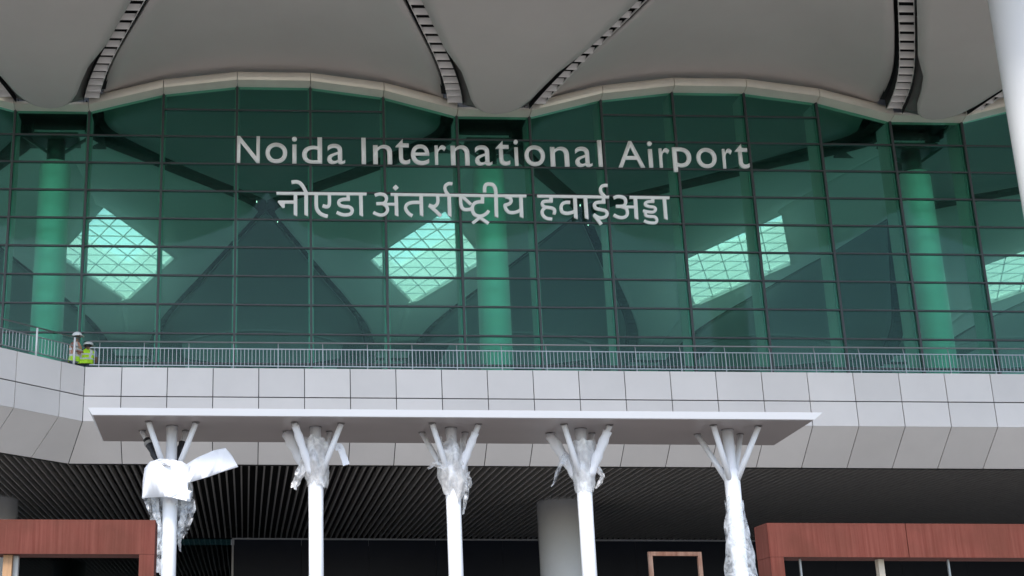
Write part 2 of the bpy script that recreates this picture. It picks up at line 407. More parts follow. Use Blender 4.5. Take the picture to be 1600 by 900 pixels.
# --- glass wall
zrow = [P(140, y, YG).z for y in (211.5, 254, 297, 340.5, 384, 428.5, 473, 520)]
step = (zrow[0] - zrow[-1]) / 7
zrow = [zrow[0] - step * k for k in range(8)] + [zrow[0] - step * 8, Z_FLOOR + .02]
ARCH = [22.545, 22.545, 23.27, 23.62, 23.62, 23.27]     # glass top at the six mullions of one bay (valley panel first)
def gtop(i):                                           # top of the glass at mullion i (i=0 is X0); mullion -1..0 bound a valley panel
    return ARCH[(i + 1) % 6] - 0.0
def mx(i): return X0 + MOD * i
I0, I1 = -9, 18
panes = []
for i in range(I0, I1):
    xa, xb = mx(i) + .043, mx(i + 1) - .043
    za, zb = gtop(i), gtop(i + 1)
    zs = [None] + zrow
    extra = min(za, zb) - zrow[0] > 1.3
    rows = []
    zx = zrow[0] + step
    if extra:
        rows.append(([zx + .03, zx + .03, zb, za])); rows.append([zrow[0] + .03, zrow[0] + .03, zx - .03, zx - .03])
    else:
        rows.append([zrow[0] + .03, zrow[0] + .03, zb, za])
    for r0, r1 in zip(zrow, zrow[1:]): rows.append([r1 + .03, r1 + .03, r0 - .03, r0 - .03])
    for q in rows:
        vis = 1 if -1 <= i <= 12 else 0
        area = (xb - xa) * ((q[2] + q[3]) / 2 - q[0]) * (1 if q[0] > 13.4 else .35) * (1 if 0 <= i <= 11 else .6)
        panes.append((vis * area, xa, xb, q))
panes.sort(key=lambda t: -t[0])
rest = MB()
for k, (ar, xa, xb, q) in enumerate(panes):
    mb = MB() if k < 100 else rest
    dy = random.uniform(-.004, .004); dz = random.uniform(-.004, .004)
    mb.hexa([(xa, YG - .012 + dy, q[0]), (xb, YG - .012 + dz, q[1]), (xb, YG + .012 + dz, q[1]), (xa, YG + .012 + dy, q[0])],
            [(xa, YG - .012 + dz, q[3]), (xb, YG - .012 + dy, q[2]), (xb, YG + .012 + dy, q[2]), (xa, YG + .012 + dz, q[3])])
    if k < 100: mb.build('glass_pane', 'glass', term)
tag(rest.build('glass_pane', 'glass', term), kind='stuff')
for i in range(I0, I1 + 1):
    m_ = MB(); x = mx(i); zt_ = gtop(i) + .05
    m_.box(x - .042, x + .042, YG - .06, YG + .1, Z_FLOOR, zt_)
    mo = m_.build('mullion', 'frame', term)
    t_ = MB()
    for sgn in (-1, 1):
        t_.box(x + sgn * .066 - .018, x + sgn * .066 + .018, YG + .06, YG + .16, Z_FLOOR, zt_)
    t_.build('mullion_trim', 'trim', mo)
    f_ = MB(); f_.box(x - .045, x + .045, YG + .3, YG + 1.05, Z_FLOOR, zt_); f_.build('mullion_fin', 'fin', mo)
for z in zrow[:-1] + [zrow[0] + step]:
    t_ = MB()
    for i in range(I0, I1):
        if z > min(gtop(i), gtop(i + 1)) - .3: continue
        t_.box(mx(i) + .044, mx(i + 1) - .044, YG - .05, YG + .08, z - .027, z + .027)
    t_.build('transom', 'frame', term)

# --- coping along the top of the glass
def cop_prof(x, zg):
    pts = [(YG - .06, zg + .0), (YG - .42, zg + .10)]
    for k in range(1, 8):
        a = k / 7 * math.pi / 2
        pts.append((YG - .42 - .06 * math.sin(2 * a) + .36 * (1 - math.cos(a)), zg + .12 + .42 * math.sin(a)))
    pts.append((YG + .2, zg + .56)); pts.append((YG + .2, zg + .0))
    return [Vector((x, y, z)) for y, z in pts]
for i in range(I0, I1):
    flat = (i % 6) == 5
    xa, xb = mx(i) + .012, mx(i + 1) - .012
    a, b = cop_prof(xa, gtop(i)), cop_prof(xb, gtop(i + 1))
    if flat:
        cut = lambda pr, zg: [pr[0], pr[1], Vector((pr[1].x, YG - .42, zg + .2)), Vector((pr[1].x, YG + .2, zg + .2)), pr[-1]]
        a, b = cut(a, gtop(i)), cut(b, gtop(i + 1))
    cm = MB(); n = len(a)
    cm.poly(list(reversed(a))); cm.poly(b)
    for k in range(n):
        j = (k + 1) % n
        cm.poly([a[k], a[j], b[j], b[k]], smooth=(not flat and 1 <= k <= 8))
    cm.build('coping', 'coping', term)

# --- the roof soffit: diamonds between louvred strips
HT = [(0, 1.22), (2.1, 1.45), (4.3, 2.0), (6.0, 2.72), (7.6, 3.45), (LH, PER / 2)]
ZT = [(0, 22.66), (2.1, 22.75), (4.3, 22.95), (6.0, 23.3), (7.6, 23.65), (11, 24.6), (15, 25.75), (LH, 26.15)]
def sm(tb, x):                                   # smoothed table
    return sum(table(tb, abs(x + d)) for d in (-.9, -.45, 0, .45, .9)) / 5
def fold(Y):                                     # distance from the nearest column row
    d = abs(Y - YC)
    d = d % (2 * LH)
    return d if d <= LH else 2 * LH - d
ZTI = [(0, 22.6), (1, 22.8), (3, 23.4), (5, 23.9), (7, 24.3), (9.5, 24.72), (12.5, 25.3), (16, 26.0), (LH, 26.2)]
ZCI = [(0, 22.5), (4, 23.15), (9, 23.9), (12.5, 24.4), (20, 24.1), (27, 23.7), (32, 23.1), (2 * LH, 22.5)]
SW = 0.27                                        # half width of a louvred strip
def h_of(Y): return sm(HT, fold(Y))
def zs_of(Y): return sm(ZT if Y < YC else ZTI, fold(Y))
def zA(u, Y):                                    # u -1..1 across a tongue
    t = fold(Y) / LH; k = t * t * (3 - 2 * t)
    zc = lerp(22.5, 23.95, k) if Y < YC else sm(ZCI, (Y - YC) % (2 * LH))
    return lerp(zc, zs_of(Y) - .12, u * u)
def zB(u, Y):
    t = fold(Y) / LH
    zs = zs_of(Y) + (.62 if Y < YC + .1 else .3) * max(0, 1 - t / .4)
    crest = lerp(24.42, 26.15, t * t)
    return lerp(max(crest, zs), zs, abs(u) ** 2.4)
YF = YC - LH - 3.0                               # front edge of the roof
KS = range(-2, 5)
SKY_H = PZ(187, 402, 23.95)
sky_dx, sky_dy, sky_ox, sky_oy = 3.0, 6.7, .35, 2.3
def in_sky(k, x, Y):
    return abs(x - XV(k)) / sky_dx + abs(Y - (YC + LH)) / sky_dy < 1
for k in KS:
    xc = XV(k)
    # tongues: the one towards the camera and the one inside
    for y0, y1, tip in ((YC - 2.0, YC - 2 * LH, -1), (YC + .6, YC + 2 * LH - .6, 1), (YC + 2 * LH + .6, YC + 4 * LH - .6, 2)):
        T = MB(); ny = 64
        if tip < 0:
            y1 = YF
            ny = 110
        def wdt(Y):
            w_ = h_of(Y) - SW - .06
            d = abs(Y - y0)
            if tip < 0: w_ = min(w_, table([(0, .02), (.06, .3), (.2, .55), (.45, .8), (1, 1.06), (1.9, 1.34), (2.8, 1.66), (4, 2.4), (6, 5), (9, 20)], d))
            return max(w_, .02)
        sp_ = (lambda v: v ** 2.4) if tip < 0 else (lambda v: v)
        if tip < 0:
            T.grid(lambda u, v: (xc + (2 * u - 1) * wdt(lerp(y0, y1, sp_(v))), lerp(y0, y1, sp_(v)), zA((2 * u - 1) * wdt(lerp(y0, y1, sp_(v))) / h_of(lerp(y0, y1, sp_(v))), lerp(y0, y1, sp_(v))) - .1), 14, ny)
        else:
            # ring of quads round the skylight diamond: left and right halves
            def ptA(sgn, u, v):
                Y = lerp(y0, y1, v); wo_ = wdt(Y)
                wi = max(0, sky_dx * (1 - abs(Y - (YC + LH * (1 if tip == 1 else 3) + sky_oy)) / sky_dy))
                ox_ = sgn * sky_ox if wi > 0 else 0
                x_ = lerp(min(wi + ox_, wo_), wo_, u)
                return (xc + sgn * x_, Y, zA(max(0, x_ - wi) / max(.1, h_of(Y) - wi), Y))
            T.grid(lambda u, v: ptA(1, u, v), 8, 72); T.grid(lambda u, v: ptA(-1, u, v), 8, 72)
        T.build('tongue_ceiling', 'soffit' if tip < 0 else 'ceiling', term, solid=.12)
    # gusset behind the tip of the outer tongue
    G = MB()
    def gs(u, v):
        Y = lerp(YG - .62, YC - 7.5, v); wv = h_of(Y) - SW + .02
        q_ = abs(2 * u - 1); return (xc + (2 * u - 1) * wv, Y, lerp(zA(0, Y) - .05, zs_of(Y) + .02, q_ ** 1.5))
    G.grid(gs, 10, 24); G.build('gusset_plate', 'gusset', term, solid=.03)
    # louvred strips: two on the camera side, two inside, then the dark slot over them
    for sgn in (-1, 1):
        for ya, yb, inside in ((YG - .75, YF, False), (YC + .3, YC + 2 * LH - .3, True), (YC + 2 * LH + .3, YC + 4 * LH - .3, True)):
            L_ = MB(); pt_ = .45 if not inside else .6; n = int(abs(yb - ya) / pt_)
            for q in range(n):
                Y = ya + (yb - ya) * (q + .5) / n
                dYs = .36 * .5
                x_ = xc + sgn * h_of(Y); z_ = zs_of(Y)
                s2_ = (h_of(Y - .15) - h_of(Y + .15)) / .3
                dz_ = (zs_of(Y - .2) - zs_of(Y + .2)) / .4
                a0 = Vector((x_ + s2_ * sgn * .03 - SW, Y - .03, z_ + .1)); a1 = a0 + Vector((2 * SW, 0, 0))
                b0 = Vector((x_ - s2_ * sgn * .08 - SW, Y + .08, z_ - .09)); b1 = b0 + Vector((2 * SW, 0, 0))
                tck = Vector((0, .02, .012))
                L_.hexa([a0, a1, b1, b0], [a0 + tck, a1 + tck, b1 + tck, b0 + tck])
            for sd_ in (-1, 1):
                for q in range(40):
                    Ya, Yb = lerp(ya, yb, q / 40), lerp(ya, yb, (q + 1) / 40)
                    L_.beam((xc + sgn * h_of(Ya) + sd_ * (SW - .01), Ya, zs_of(Ya) - .02), (xc + sgn * h_of(Yb) + sd_ * (SW - .01), Yb, zs_of(Yb) - .02), .022, .05)
            L_.build('louvre_strip', 'void' if inside else 'louvre', term)  # indoor blades coloured black to paint in their lack of light
            V_ = MB()
            def slot(u, v):
                Y = lerp(ya, yb, v); return (xc + sgn * h_of(Y) + (u - .5) * 2 * (SW + .22), Y, zs_of(Y) + .34)
            V_.grid(slot, 2, 60)
            for sd_ in (-1, 1):
                def rim(u, v):
                    Y = lerp(ya, yb, v)
                    return (xc + sgn * h_of(Y) + sd_ * (SW + .02 + .015 * u), Y, lerp(zs_of(Y) - .02 if sd_ == sgn else min(zs_of(Y) - .02, zA((h_of(Y) - SW - .06) / h_of(Y), Y) - .08), zs_of(Y) + 1.1, u))
                V_.grid(rim, 1, 60)
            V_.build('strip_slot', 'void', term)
    # skylight: pane and its triangulated lattice
    xv_ = xc
    for yc in (YC + LH + sky_oy, YC + 3 * LH + sky_oy):
        xc = xv_ + sky_ox
        def zk(y): return sm(ZCI, (y - YC) % (2 * LH)) + .12
        cs = [(xc - sky_dx, yc), (xc, yc - sky_dy), (xc + sky_dx, yc), (xc, yc + sky_dy)]
        S = MB(); S.grid(lambda u, v: (xc - sky_dx + (u + v) * sky_dx, yc + (u - v) * sky_dy, zk(yc + (u - v) * sky_dy) + .06), 10, 10, smooth=False)
        skl = S.build('skylight', 'skylight', term)
        B = MB(); N = 5; V3 = lambda x, y, o=0: (x, y, zk(y) + o - .06)
        for q in range(N + 1):
            f = q / N
            for r in range(6):
                g0, g1 = r / 6, (r + 1) / 6
                B.beam(V3(xc - sky_dx + (f + g0) * sky_dx, yc + (g0 - f) * sky_dy), V3(xc - sky_dx + (f + g1) * sky_dx, yc + (g1 - f) * sky_dy), .045, .05)
                B.beam(V3(xc - sky_dx + (f + g0) * sky_dx, yc + (f - g0) * sky_dy, .01), V3(xc - sky_dx + (f + g1) * sky_dx, yc + (f - g1) * sky_dy, .01), .045, .05)
        for q in range(1, 2 * N):
            f = q / N - 1; wv = sky_dx * (1 - abs(f))
            B.beam(V3(xc - wv, yc + f * sky_dy, .02), V3(xc + wv, yc + f * sky_dy, .02), .085, .05)
        B.build('skylight_lattice', 'canopy', skl)
        K = MB()
        for q in range(4):
            (xa, ya), (xb, yb) = cs[q], cs[(q + 1) % 4]
            for r in range(8):
                p0 = (lerp(xa, xb, r / 8), lerp(ya, yb, r / 8)); p1 = (lerp(xa, xb, (r + 1) / 8), lerp(ya, yb, (r + 1) / 8))
                K.poly([(*p0, zk(p0[1]) - .2), (*p1, zk(p1[1]) - .2), (*p1, zk(p1[1]) + .1), (*p0, zk(p0[1]) + .1)])
        K.build('skylight_kerb', 'ceiling', skl)
    xc = xv_
    # tall round column and its capital
    c_ = MB(); xr = .58
    c_.tube([(xc, YC, Z_FLOOR), (xc, YC, 20.85), (xc, YC, 21.05)], [xr, xr, xr * .86], 40)
    co = c_.build('tall_column', 'pale_column', term)
    d_ = MB(); d_.tube([(xc, YC, 21.02), (xc, YC, 21.9)], .34, 24); d_.box(xc - .85, xc + .85, YC - .5, YC + .5, 21.9, 22.12)
    d_.beam((xc - .3, YC, 21.5), (xc - 1.25, YC, 22.15), .1, .1); d_.beam((xc + .3, YC, 21.5), (xc + 1.25, YC, 22.15), .1, .1)
    d_.build('column_capital', 'frame', co)
    hp = MB(); hp.box(xc - 3.2, xc + 3.2, YC + 2 * LH - 3.2, YC + 2 * LH + 3.2, 22.72, 22.8); hp.box(xc - 1.5, xc + 1.5, YG + .45, YC + 3.2, 23.0, 23.08); hp.build('head_plate', 'void', term)
    for yy in (YC + 2 * LH,):
        c2 = MB(); c2.tube([(xc, yy, Z_FLOOR), (xc, yy, 22.3)], xr, 24); c2.build('tall_column', 'pale_column', term)
for k in list(KS)[:-1]:
    xm = XV(k) + PER / 2
    for ya, yb in ((YC - .2, YC - LH + .4), (YC - .2, YC + LH - .4), (YC + 2 * LH, YC + LH + .4), (YC + 2 * LH, YC + 3 * LH - .4), (YC + 4 * LH, YC + 3 * LH + .4)):
        Bm = MB()
        def pb(u, v):
            Y = lerp(ya, yb, v); hw = max(PER / 2 - h_of(Y) - SW - .16, .02); q = 2 * u - 1
            # rounded corners towards the column
            return (xm + q * hw, Y, zB(q, Y))
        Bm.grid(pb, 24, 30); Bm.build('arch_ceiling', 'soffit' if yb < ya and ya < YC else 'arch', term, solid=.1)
    # cluster of downlights round the meeting point of four strips
    for dx_, dy_ in ((-.5, -1.5), (-.6, 1.2), (.6, 1.4)):
        Y = YC + LH + dy_
        q = MB(); q.tube([(xm + dx_ * 1.0, Y, zs_of(Y) - .3), (xm + dx_ * 1.0, Y, zs_of(Y) - .2)], .02, 10)
        q.build('downlight', 'lamp', term)
# roof skin above everything, open over the skylights
RS = MB()
for k in KS:
  for r in (0, 1):
    xc = XV(k); yc = YC + LH + 2 * LH * r + sky_oy; z = 27.2; ya_, yb_ = (YF, YC + 2 * LH) if r == 0 else (YC + 2 * LH, YC + 4 * LH + 2)
    x0, x1 = xc - PER / 2, xc + PER / 2
    D = [(xc - sky_dx - 2, yc), (xc, yc - sky_dy - 2.5), (xc + sky_dx + 2, yc), (xc, yc + sky_dy + 4)]
    Q = [(x0, ya_), (x1, ya_), (x1, yb_), (x0, yb_)]
    v3 = lambda p: (p[0], p[1], z)
    RS.poly([v3(p) for p in (Q[0], Q[1], D[1])]); RS.poly([v3(p) for p in (Q[0], D[1], D[0])]); RS.poly([v3(p) for p in (Q[1], D[2], D[1])])
    RS.poly([v3(p) for p in (Q[1], Q[2], D[2])]); RS.poly([v3(p) for p in (Q[2], D[3], D[2])]); RS.poly([v3(p) for p in (Q[2], Q[3], D[3])])
    RS.poly([v3(p) for p in (Q[3], Q[0], D[0])]); RS.poly([v3(p) for p in (Q[3], D[0], D[3])])
RS.build('roof_skin', 'fascia', term, solid=.2)

# ------------------------------------------------------------------ balcony railings
def railing(root, p0, d, n, stations, posts, z0, zbar, zhand, tube_posts, white):
    """rail along p0 + d*s; stations: s values bounding the bar panels"""
    up_ = Vector((0, 0, 1))
    h = MB(); h.tube([p0 + d * stations[0] + up_ * zhand, p0 + d * stations[-1] + up_ * zhand], .028, 10); h.build('handrail', 'steel', root)
    for a, b in zip(stations, stations[1:]):
        m_ = MB(); m = max(2, round((b - a) / .128))
        m_.beam(p0 + d * a + up_ * z0, p0 + d * b + up_ * z0, .035, .03); m_.beam(p0 + d * a + up_ * zbar, p0 + d * b + up_ * zbar, .035, .03)
        for k in range(1, m):
            s_ = lerp(a, b, k / m)
            m_.beam(p0 + d * s_ + up_ * (z0 + .016), p0 + d * s_ + up_ * (zbar - .016), .016, .016, (0, 1, 0))
        m_.build('bar_panel', 'steel', root)
    for s_ in posts:
        q = MB()
        if white:
            q.tube([p0 + d * s_ - n * .05 + up_ * (Z_TOP - .01), p0 + d * s_ - n * .05 + up_ * (zhand - .03)], .035, 12)
        else:
            q.beam(p0 + d * s_ + up_ * (Z_TOP - .01), p0 + d * s_ + up_ * (zbar + .02), .03, .05, (0, 1, 0))
            q.beam(p0 + d * s_ + up_ * (zbar + .01), p0 + d * s_ + up_ * (zhand - .02) + n * .04, .024, .024, (0, 1, 0))
        q.build('post', 'whitepost' if white else 'steel', root)
YR = YB + .16
zh = P(724, 538, YR).z; zb2 = P(724, 548, YR).z; zl = P(724, 574.5, YR).z
r1 = empty('balcony_railing', (10, YR, Z_TOP), 'long straight steel bar railing along the balcony in front of the glass wall', 'railing', 'balcony railings')
ps = [P(155.6 + 69.75 * k, 545, YR).x for k in range(0, 27)]
st_ = [CX + .12] + ps
railing(r1, Vector((0, YR, 0)), Vector((1, 0, 0)), Vector((0, 1, 0)), st_, ps, zl, zb2, zh, False, False)
r2 = empty('balcony_railing', tuple(wt[2]) [:2] + (Z_TOP,), 'short railing with white posts on the angled balcony wing at the left', 'railing', 'balcony railings')
wp0 = Vector((CX, YB, 0)) + wnor * .16
def wing_s(px, py): 
    p = PZ(px, py, Z_TOP); return (Vector((p.x - CX, p.y - YB, 0))).dot(wdir)
sa, sb = wing_s(119, 570), wing_s(61, 556)
railing(r2, wp0, wdir, wnor, [sa * .4, sa, sb] + [sb + (sb - sa) * k for k in range(1, 6)], [sa] + [sb + (sb - sa) * k for k in range(0, 6)], zl + .03, zb2 - .02, zh + .06, True, True)

# ------------------------------------------------------------------ sign letters
YS = YG - .16
def glyph(ch, x0, y0, x1, y1, parent):
    """one cast letter: built-in face, scaled to the measured box"""
    cu = bpy.data.curves.new('letter', 'FONT'); cu.body = ch; cu.size = 1; cu.extrude = 0; cu.resolution_u = 8; cu.offset = .002
    ob = bpy.data.objects.new('letter_tmp', cu); COL.objects.link(ob)
    dg = bpy.context.evaluated_depsgraph_get(); dg.update()
    me = bpy.data.meshes.new_from_object(ob.evaluated_get(dg)); bpy.data.objects.remove(ob)
    xs = [v.co.x for v in me.vertices]; ys = [v.co.y for v in me.vertices]
    a, b, c, d = min(xs), max(xs), min(ys), max(ys)
    h = y1 - y0; lean = (((x0 + x1) / 2 - PX) / 7000) * h
    L, Rr = (x0 + x1) / 2 - (x1 - x0 - abs(lean)) / 2, (x0 + x1) / 2 + (x1 - x0 - abs(lean)) / 2
    ym = (y0 + y1) / 2
    X0_, X1_ = P(L, ym, YS).x, P(Rr, ym, YS).x; xmid = (x0 + x1) / 2
    Z0, Z1 = P(xmid, y1, YS).z, P(xmid, y0, YS).z
    for v in me.vertices:
        fx, fy = (v.co.x - a) / (b - a), (v.co.y - c) / (d - c)
        if ch == 'p':
            fy = fy * .152 / .29 if fy < .29 else .152 + (fy - .29) * .848 / .71
        v.co = Vector((lerp(X0_, X1_, fx), YS, lerp(Z0, Z1, fy)))
    bm = bmesh.new(); bm.from_mesh(me)
    bmesh.ops.remove_doubles(bm, verts=bm.verts, dist=1e-5)
    ex = bmesh.ops.extrude_face_region(bm, geom=bm.faces[:])
    bmesh.ops.translate(bm, vec=(0, .07, 0), verts=[q for q in ex['geom'] if isinstance(q, bmesh.types.BMVert)])
    bmesh.ops.recalc_face_normals(bm, faces=bm.faces[:])
    bm.to_mesh(me); bm.free()
    me.materials.clear(); me.materials.append(MT['letter'])
    o = bpy.data.objects.new('letter', me); COL.objects.link(o); o.parent = parent
    o.matrix_parent_inverse = parent.matrix_basis.inverted()
sg = empty('airport_name_sign', P(770, 258, YS), 'pale grey latin letters reading Noida International Airport on the green glass', 'sign', 'airport name signs')
EN = [('N', 370, 212.5, 406.2, 254), ('o', 414.8, 222.8, 448.8, 254.4), ('i', 456.2, 213.5, 464, 254.8), ('d', 471.9, 214.4, 503.4, 255), ('a', 511.2, 224.6, 539.4, 255.9),
      ('I', 564.6, 215.1, 572, 255.8), ('n', 582.8, 226.2, 613, 256), ('t', 617.7, 217, 641, 256.4), ('e', 641.9, 225.6, 671.4, 257.4), ('r', 679, 226.6, 697.8, 257), ('n', 704, 226.9, 734.2, 257.8),
      ('a', 741.6, 226.9, 769.7, 258.2), ('t', 774, 219.7, 797.7, 258.1), ('i', 802.5, 218.1, 811, 258.7), ('o', 819, 226.9, 852.4, 259), ('n', 859.3, 229.1, 890.2, 259.7), ('a', 897.8, 229.1, 926.3, 260.4), ('l', 933.1, 219, 942.3, 260),
      ('A', 963.9, 220.1, 1008.2, 261.1), ('i', 1011, 220.8, 1021.6, 261.4), ('r', 1029, 231.2, 1048, 261.5), ('p', 1049.9, 230.2, 1082.2, 268.3), ('o', 1087.2, 230.9, 1121.3, 262.1), ('r', 1127.9, 232, 1146.2, 262.8), ('t', 1147.3, 224.4, 1172, 262.8)]
for a in EN: glyph(*a, sg)

sh = empty('hindi_name_sign', P(740, 345, YS), 'pale grey Devanagari letters spelling the airport name below the latin sign', 'sign', 'airport name signs')
def spline(pts, n=7):
    if len(pts) < 3: return [Vector(p) for p in pts]
    p = [Vector(q) for q in pts]; p = [p[0] * 2 - p[1]] + p + [p[-1] * 2 - p[-2]]; out = []
    for i in range(1, len(p) - 2):
        for k in range(n):
            t = k / n
            out.append(.5 * ((2 * p[i]) + (p[i + 1] - p[i - 1]) * t + (2 * p[i - 1] - 5 * p[i] + 4 * p[i + 1] - p[i + 2]) * t * t + (3 * p[i] - p[i - 1] - 3 * p[i + 1] + p[i + 2]) * t ** 3))
    out.append(p[-2]); return out
class Script:
    def __init__(s, ox, oy): s.ox, s.oy, s.mb, s.n = ox, oy, MB(), 0
    def W(s, p, dy=0): return P(p[0] / 10 + s.ox, p[1] / 10 + s.oy, YS + dy)
    def stroke(s, pts, wd, curve=True):
        q = spline(pts) if curve else [Vector(p) for p in pts]
        L, R_ = [], []
        for i, p in enumerate(q):
            d = (q[min(i + 1, len(q) - 1)] - q[max(i - 1, 0)]).normalized(); nn = Vector((-d.y, d.x)) * wd / 2
            L.append(p + nn); R_.append(p - nn)
        s.n += 1; off = -(s.n % 12) * .0025
        a = [s.W(p, off) for p in L]; b = [s.W(p, off) for p in R_]; dv = Vector((0, .07, 0)); mb = s.mb
        for i in range(len(q) - 1):
            mb.hexa([a[i], b[i], b[i + 1], a[i + 1]], [a[i] + dv, b[i] + dv, b[i + 1] + dv, a[i + 1] + dv])
    def area(s, pts):
        s.n += 1; off = -(s.n % 12) * .0025
        s.mb.prism([s.W(p, off) for p in pts], (0, .07, 0))
    def done(s): 
        s.mb.build('word', 'letter', sh)
def stem(S, x0, y0, x1, y1, wd=56):                 # a stem with the slanted foot of the typeface
    S.area([(x0 - wd / 2, y0), (x0 + wd / 2, y0), (x1 + wd / 2, y1 + 12), (x1 - wd / 2, y1 - 12)])
S = Script(425, 275)
S.stroke([(70, 268), (1478, 280)], 42)
stem(S, 367, 285, 367, 615); S.stroke([(115, 405), (345, 405)], 46); S.area([(88, 400), (100, 383), (200, 383), (200, 490), (165, 497)])
S.stroke([(305, 95), (380, 88), (440, 110), (490, 170), (538, 262)], 52); stem(S, 533, 262, 535, 615)
S.stroke([(692, 285), (692, 450), (705, 520), (750, 580), (810, 612), (872, 630)], 55); S.stroke([(897, 285), (897, 420), (885, 462), (850, 478), (790, 462)], 52)
S.stroke([(1190, 290), (1190, 384)], 52); S.stroke([(1218, 361), (1120, 362), (1060, 380), (1043, 415), (1065, 455), (1130, 475), (1200, 480), (1245, 510), (1252, 550), (1225, 590), (1160, 605), (1090, 600), (1010, 565)], 50)
stem(S, 1388, 290, 1395, 620); S.done()
S = Script(575, 275)
S.stroke([(108, 300), (150, 285), (200, 280), (260, 295), (290, 340), (280, 390), (240, 425), (130, 430)], 48)
S.stroke([(240, 437), (280, 460), (305, 510), (295, 560), (250, 600), (190, 608), (130, 590), (85, 565)], 48)
S.stroke([(270, 438), (440, 438)], 40); stem(S, 440, 300, 448, 620); S.area([(385, 180), (432, 133), (481, 180), (432, 225)])
S.stroke([(355, 286), (1450, 300), (2475, 311)], 42, False)
S.stroke([(810, 410), (700, 412), (640, 425), (600, 455), (588, 500), (610, 550), (650, 595), (695, 620)], 50); stem(S, 830, 300, 838, 620)
S.stroke([(1090, 310), (1092, 400), (1070, 450), (1020, 475), (950, 452)], 50); S.stroke([(955, 455), (1060, 545), (1140, 625)], 48)
stem(S, 1268, 310, 1278, 625); S.stroke([(1320, 120), (1260, 118), (1210, 150), (1205, 200), (1225, 250), (1268, 305)], 48)
o_ = 1150
sft = lambda l: [(a + o_, b) for a, b in l]
S.stroke(sft([(298, 315), (300, 420), (320, 490), (360, 520), (430, 520), (475, 503)]), 50); S.stroke(sft([(330, 322), (460, 442)]), 45)
S.stroke(sft([(640, 315), (640, 424)]), 52); S.stroke(sft([(665, 402), (580, 402), (520, 420), (485, 470), (485, 540), (520, 600), (590, 625), (660, 610), (710, 575), (738, 538)]), 50)
S.stroke(sft([(605, 640), (485, 735)]), 45); S.stroke(sft([(598, 645), (735, 740)]), 48)
stem(S, 850 + o_, 290, 858 + o_, 640); S.stroke(sft([(674, 255), (675, 170), (700, 130), (750, 125), (800, 135), (835, 180), (848, 240), (850, 310)]), 52)
S.stroke(sft([(1000, 320), (1065, 340), (1088, 390), (1060, 430), (985, 455)]), 50); S.stroke(sft([(990, 440), (1005, 510), (1050, 560), (1110, 570), (1170, 560), (1240, 527)]), 48); stem(S, 1240 + o_, 315, 1252 + o_, 645); S.done()
S = Script(835, 275)
S.stroke([(45, 312), (1168, 328)], 42)
S.stroke([(262, 325), (262, 412)], 55); S.stroke([(288, 390), (190, 392), (140, 400), (125, 435), (150, 475), (220, 490), (280, 500), (318, 535), (308, 598)], 48); S.stroke([(175, 490), (130, 530), (125, 580), (150, 630), (200, 660), (280, 672)], 48)
S.stroke([(560, 410), (490, 410), (435, 440), (418, 500), (440, 560), (500, 580), (560, 575), (625, 553)], 50); stem(S, 635, 335, 650, 660); stem(S, 798, 335, 820, 663)
S.stroke([(1082, 340), (1085, 427)], 52); S.stroke([(1110, 405), (1000, 408), (950, 425), (942, 465), (970, 505), (1050, 525), (1110, 540), (1138, 580), (1120, 630), (1060, 650), (1000, 645), (925, 600)], 48)
S.stroke([(937, 610), (1000, 690), (1048, 755)], 50); S.stroke([(1145, 147), (1090, 145), (1045, 170), (1035, 220), (1055, 270), (1110, 325)], 48); S.done()
S = Script(935, 275)
S.stroke([(240, 340), (290, 320), (350, 320), (410, 345), (430, 400), (410, 450), (370, 470), (275, 472)], 48)
S.stroke([(370, 477), (430, 500), (455, 560), (440, 620), (380, 648), (310, 640), (240, 605)], 48); S.stroke([(415, 480), (575, 482)], 40); stem(S, 578, 335, 598, 670, 57)
S.stroke([(490, 330), (1112, 340)], 42)
S.stroke([(850, 345), (852, 415)], 50); S.stroke([(876, 396), (780, 398), (735, 420), (745, 455), (800, 475), (870, 485), (895, 520), (870, 555), (800, 560), (700, 540)], 42)
S.stroke([(735, 550), (745, 610), (800, 630), (880, 635), (915, 680), (900, 725), (830, 730), (770, 720), (715, 695)], 42); stem(S, 1032, 345, 1058, 672, 54); S.done()

# ------------------------------------------------------------------ the white canopy on tree columns
YK = 24.0
bl, br = P(145, 651.5, YK), P(1277.5, 654.2, YK)
ZK = (bl.z + br.z) / 2
bl, br = PZ(145, 651.5, ZK), PZ(1277.5, 654.2, ZK)
bkl, bkr = PZ(161, 690.6, ZK), PZ(1212, 695.2, ZK)
YT = YK - .06
tl, tr = P(136.8, 638.8, YT), P(1285, 642.4, YT); ztk = (tl.z + tr.z) / 2
can = empty('canopy', (6, 24.9, 0), 'long white flat canopy carried by five white branching columns', 'canopy')
yk = (bl.y + br.y) / 2; ybk = (bkl.y + bkr.y) / 2
A_ = [Vector((bl.x, yk, ZK)), Vector((br.x, yk, ZK)), Vector((bkr.x, ybk, ZK)), Vector((bkl.x, ybk, ZK))]
T_ = [Vector((tl.x, yk - .06, ztk)), Vector((tr.x, yk - .06, ztk)), Vector((bkr.x + .06, ybk + .06, ztk)), Vector((bkl.x - .06, ybk + .06, ztk))]
r_ = MB(); r_.hexa([p + Vector((0, 0, .012)) for p in A_], T_); r_.build('canopy_roof', 'canopy', can)
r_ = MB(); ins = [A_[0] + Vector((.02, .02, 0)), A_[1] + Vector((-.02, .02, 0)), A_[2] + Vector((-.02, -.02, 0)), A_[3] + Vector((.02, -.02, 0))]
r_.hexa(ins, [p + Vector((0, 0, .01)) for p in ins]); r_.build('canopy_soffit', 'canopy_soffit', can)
kx = lambda y: F_PX / (P(600, y, 24.9) - CAM).dot(fw)
SC = F_PX / (PZ(1142, 667, ZK) - CAM).dot(fw)      # pixels per metre at the columns
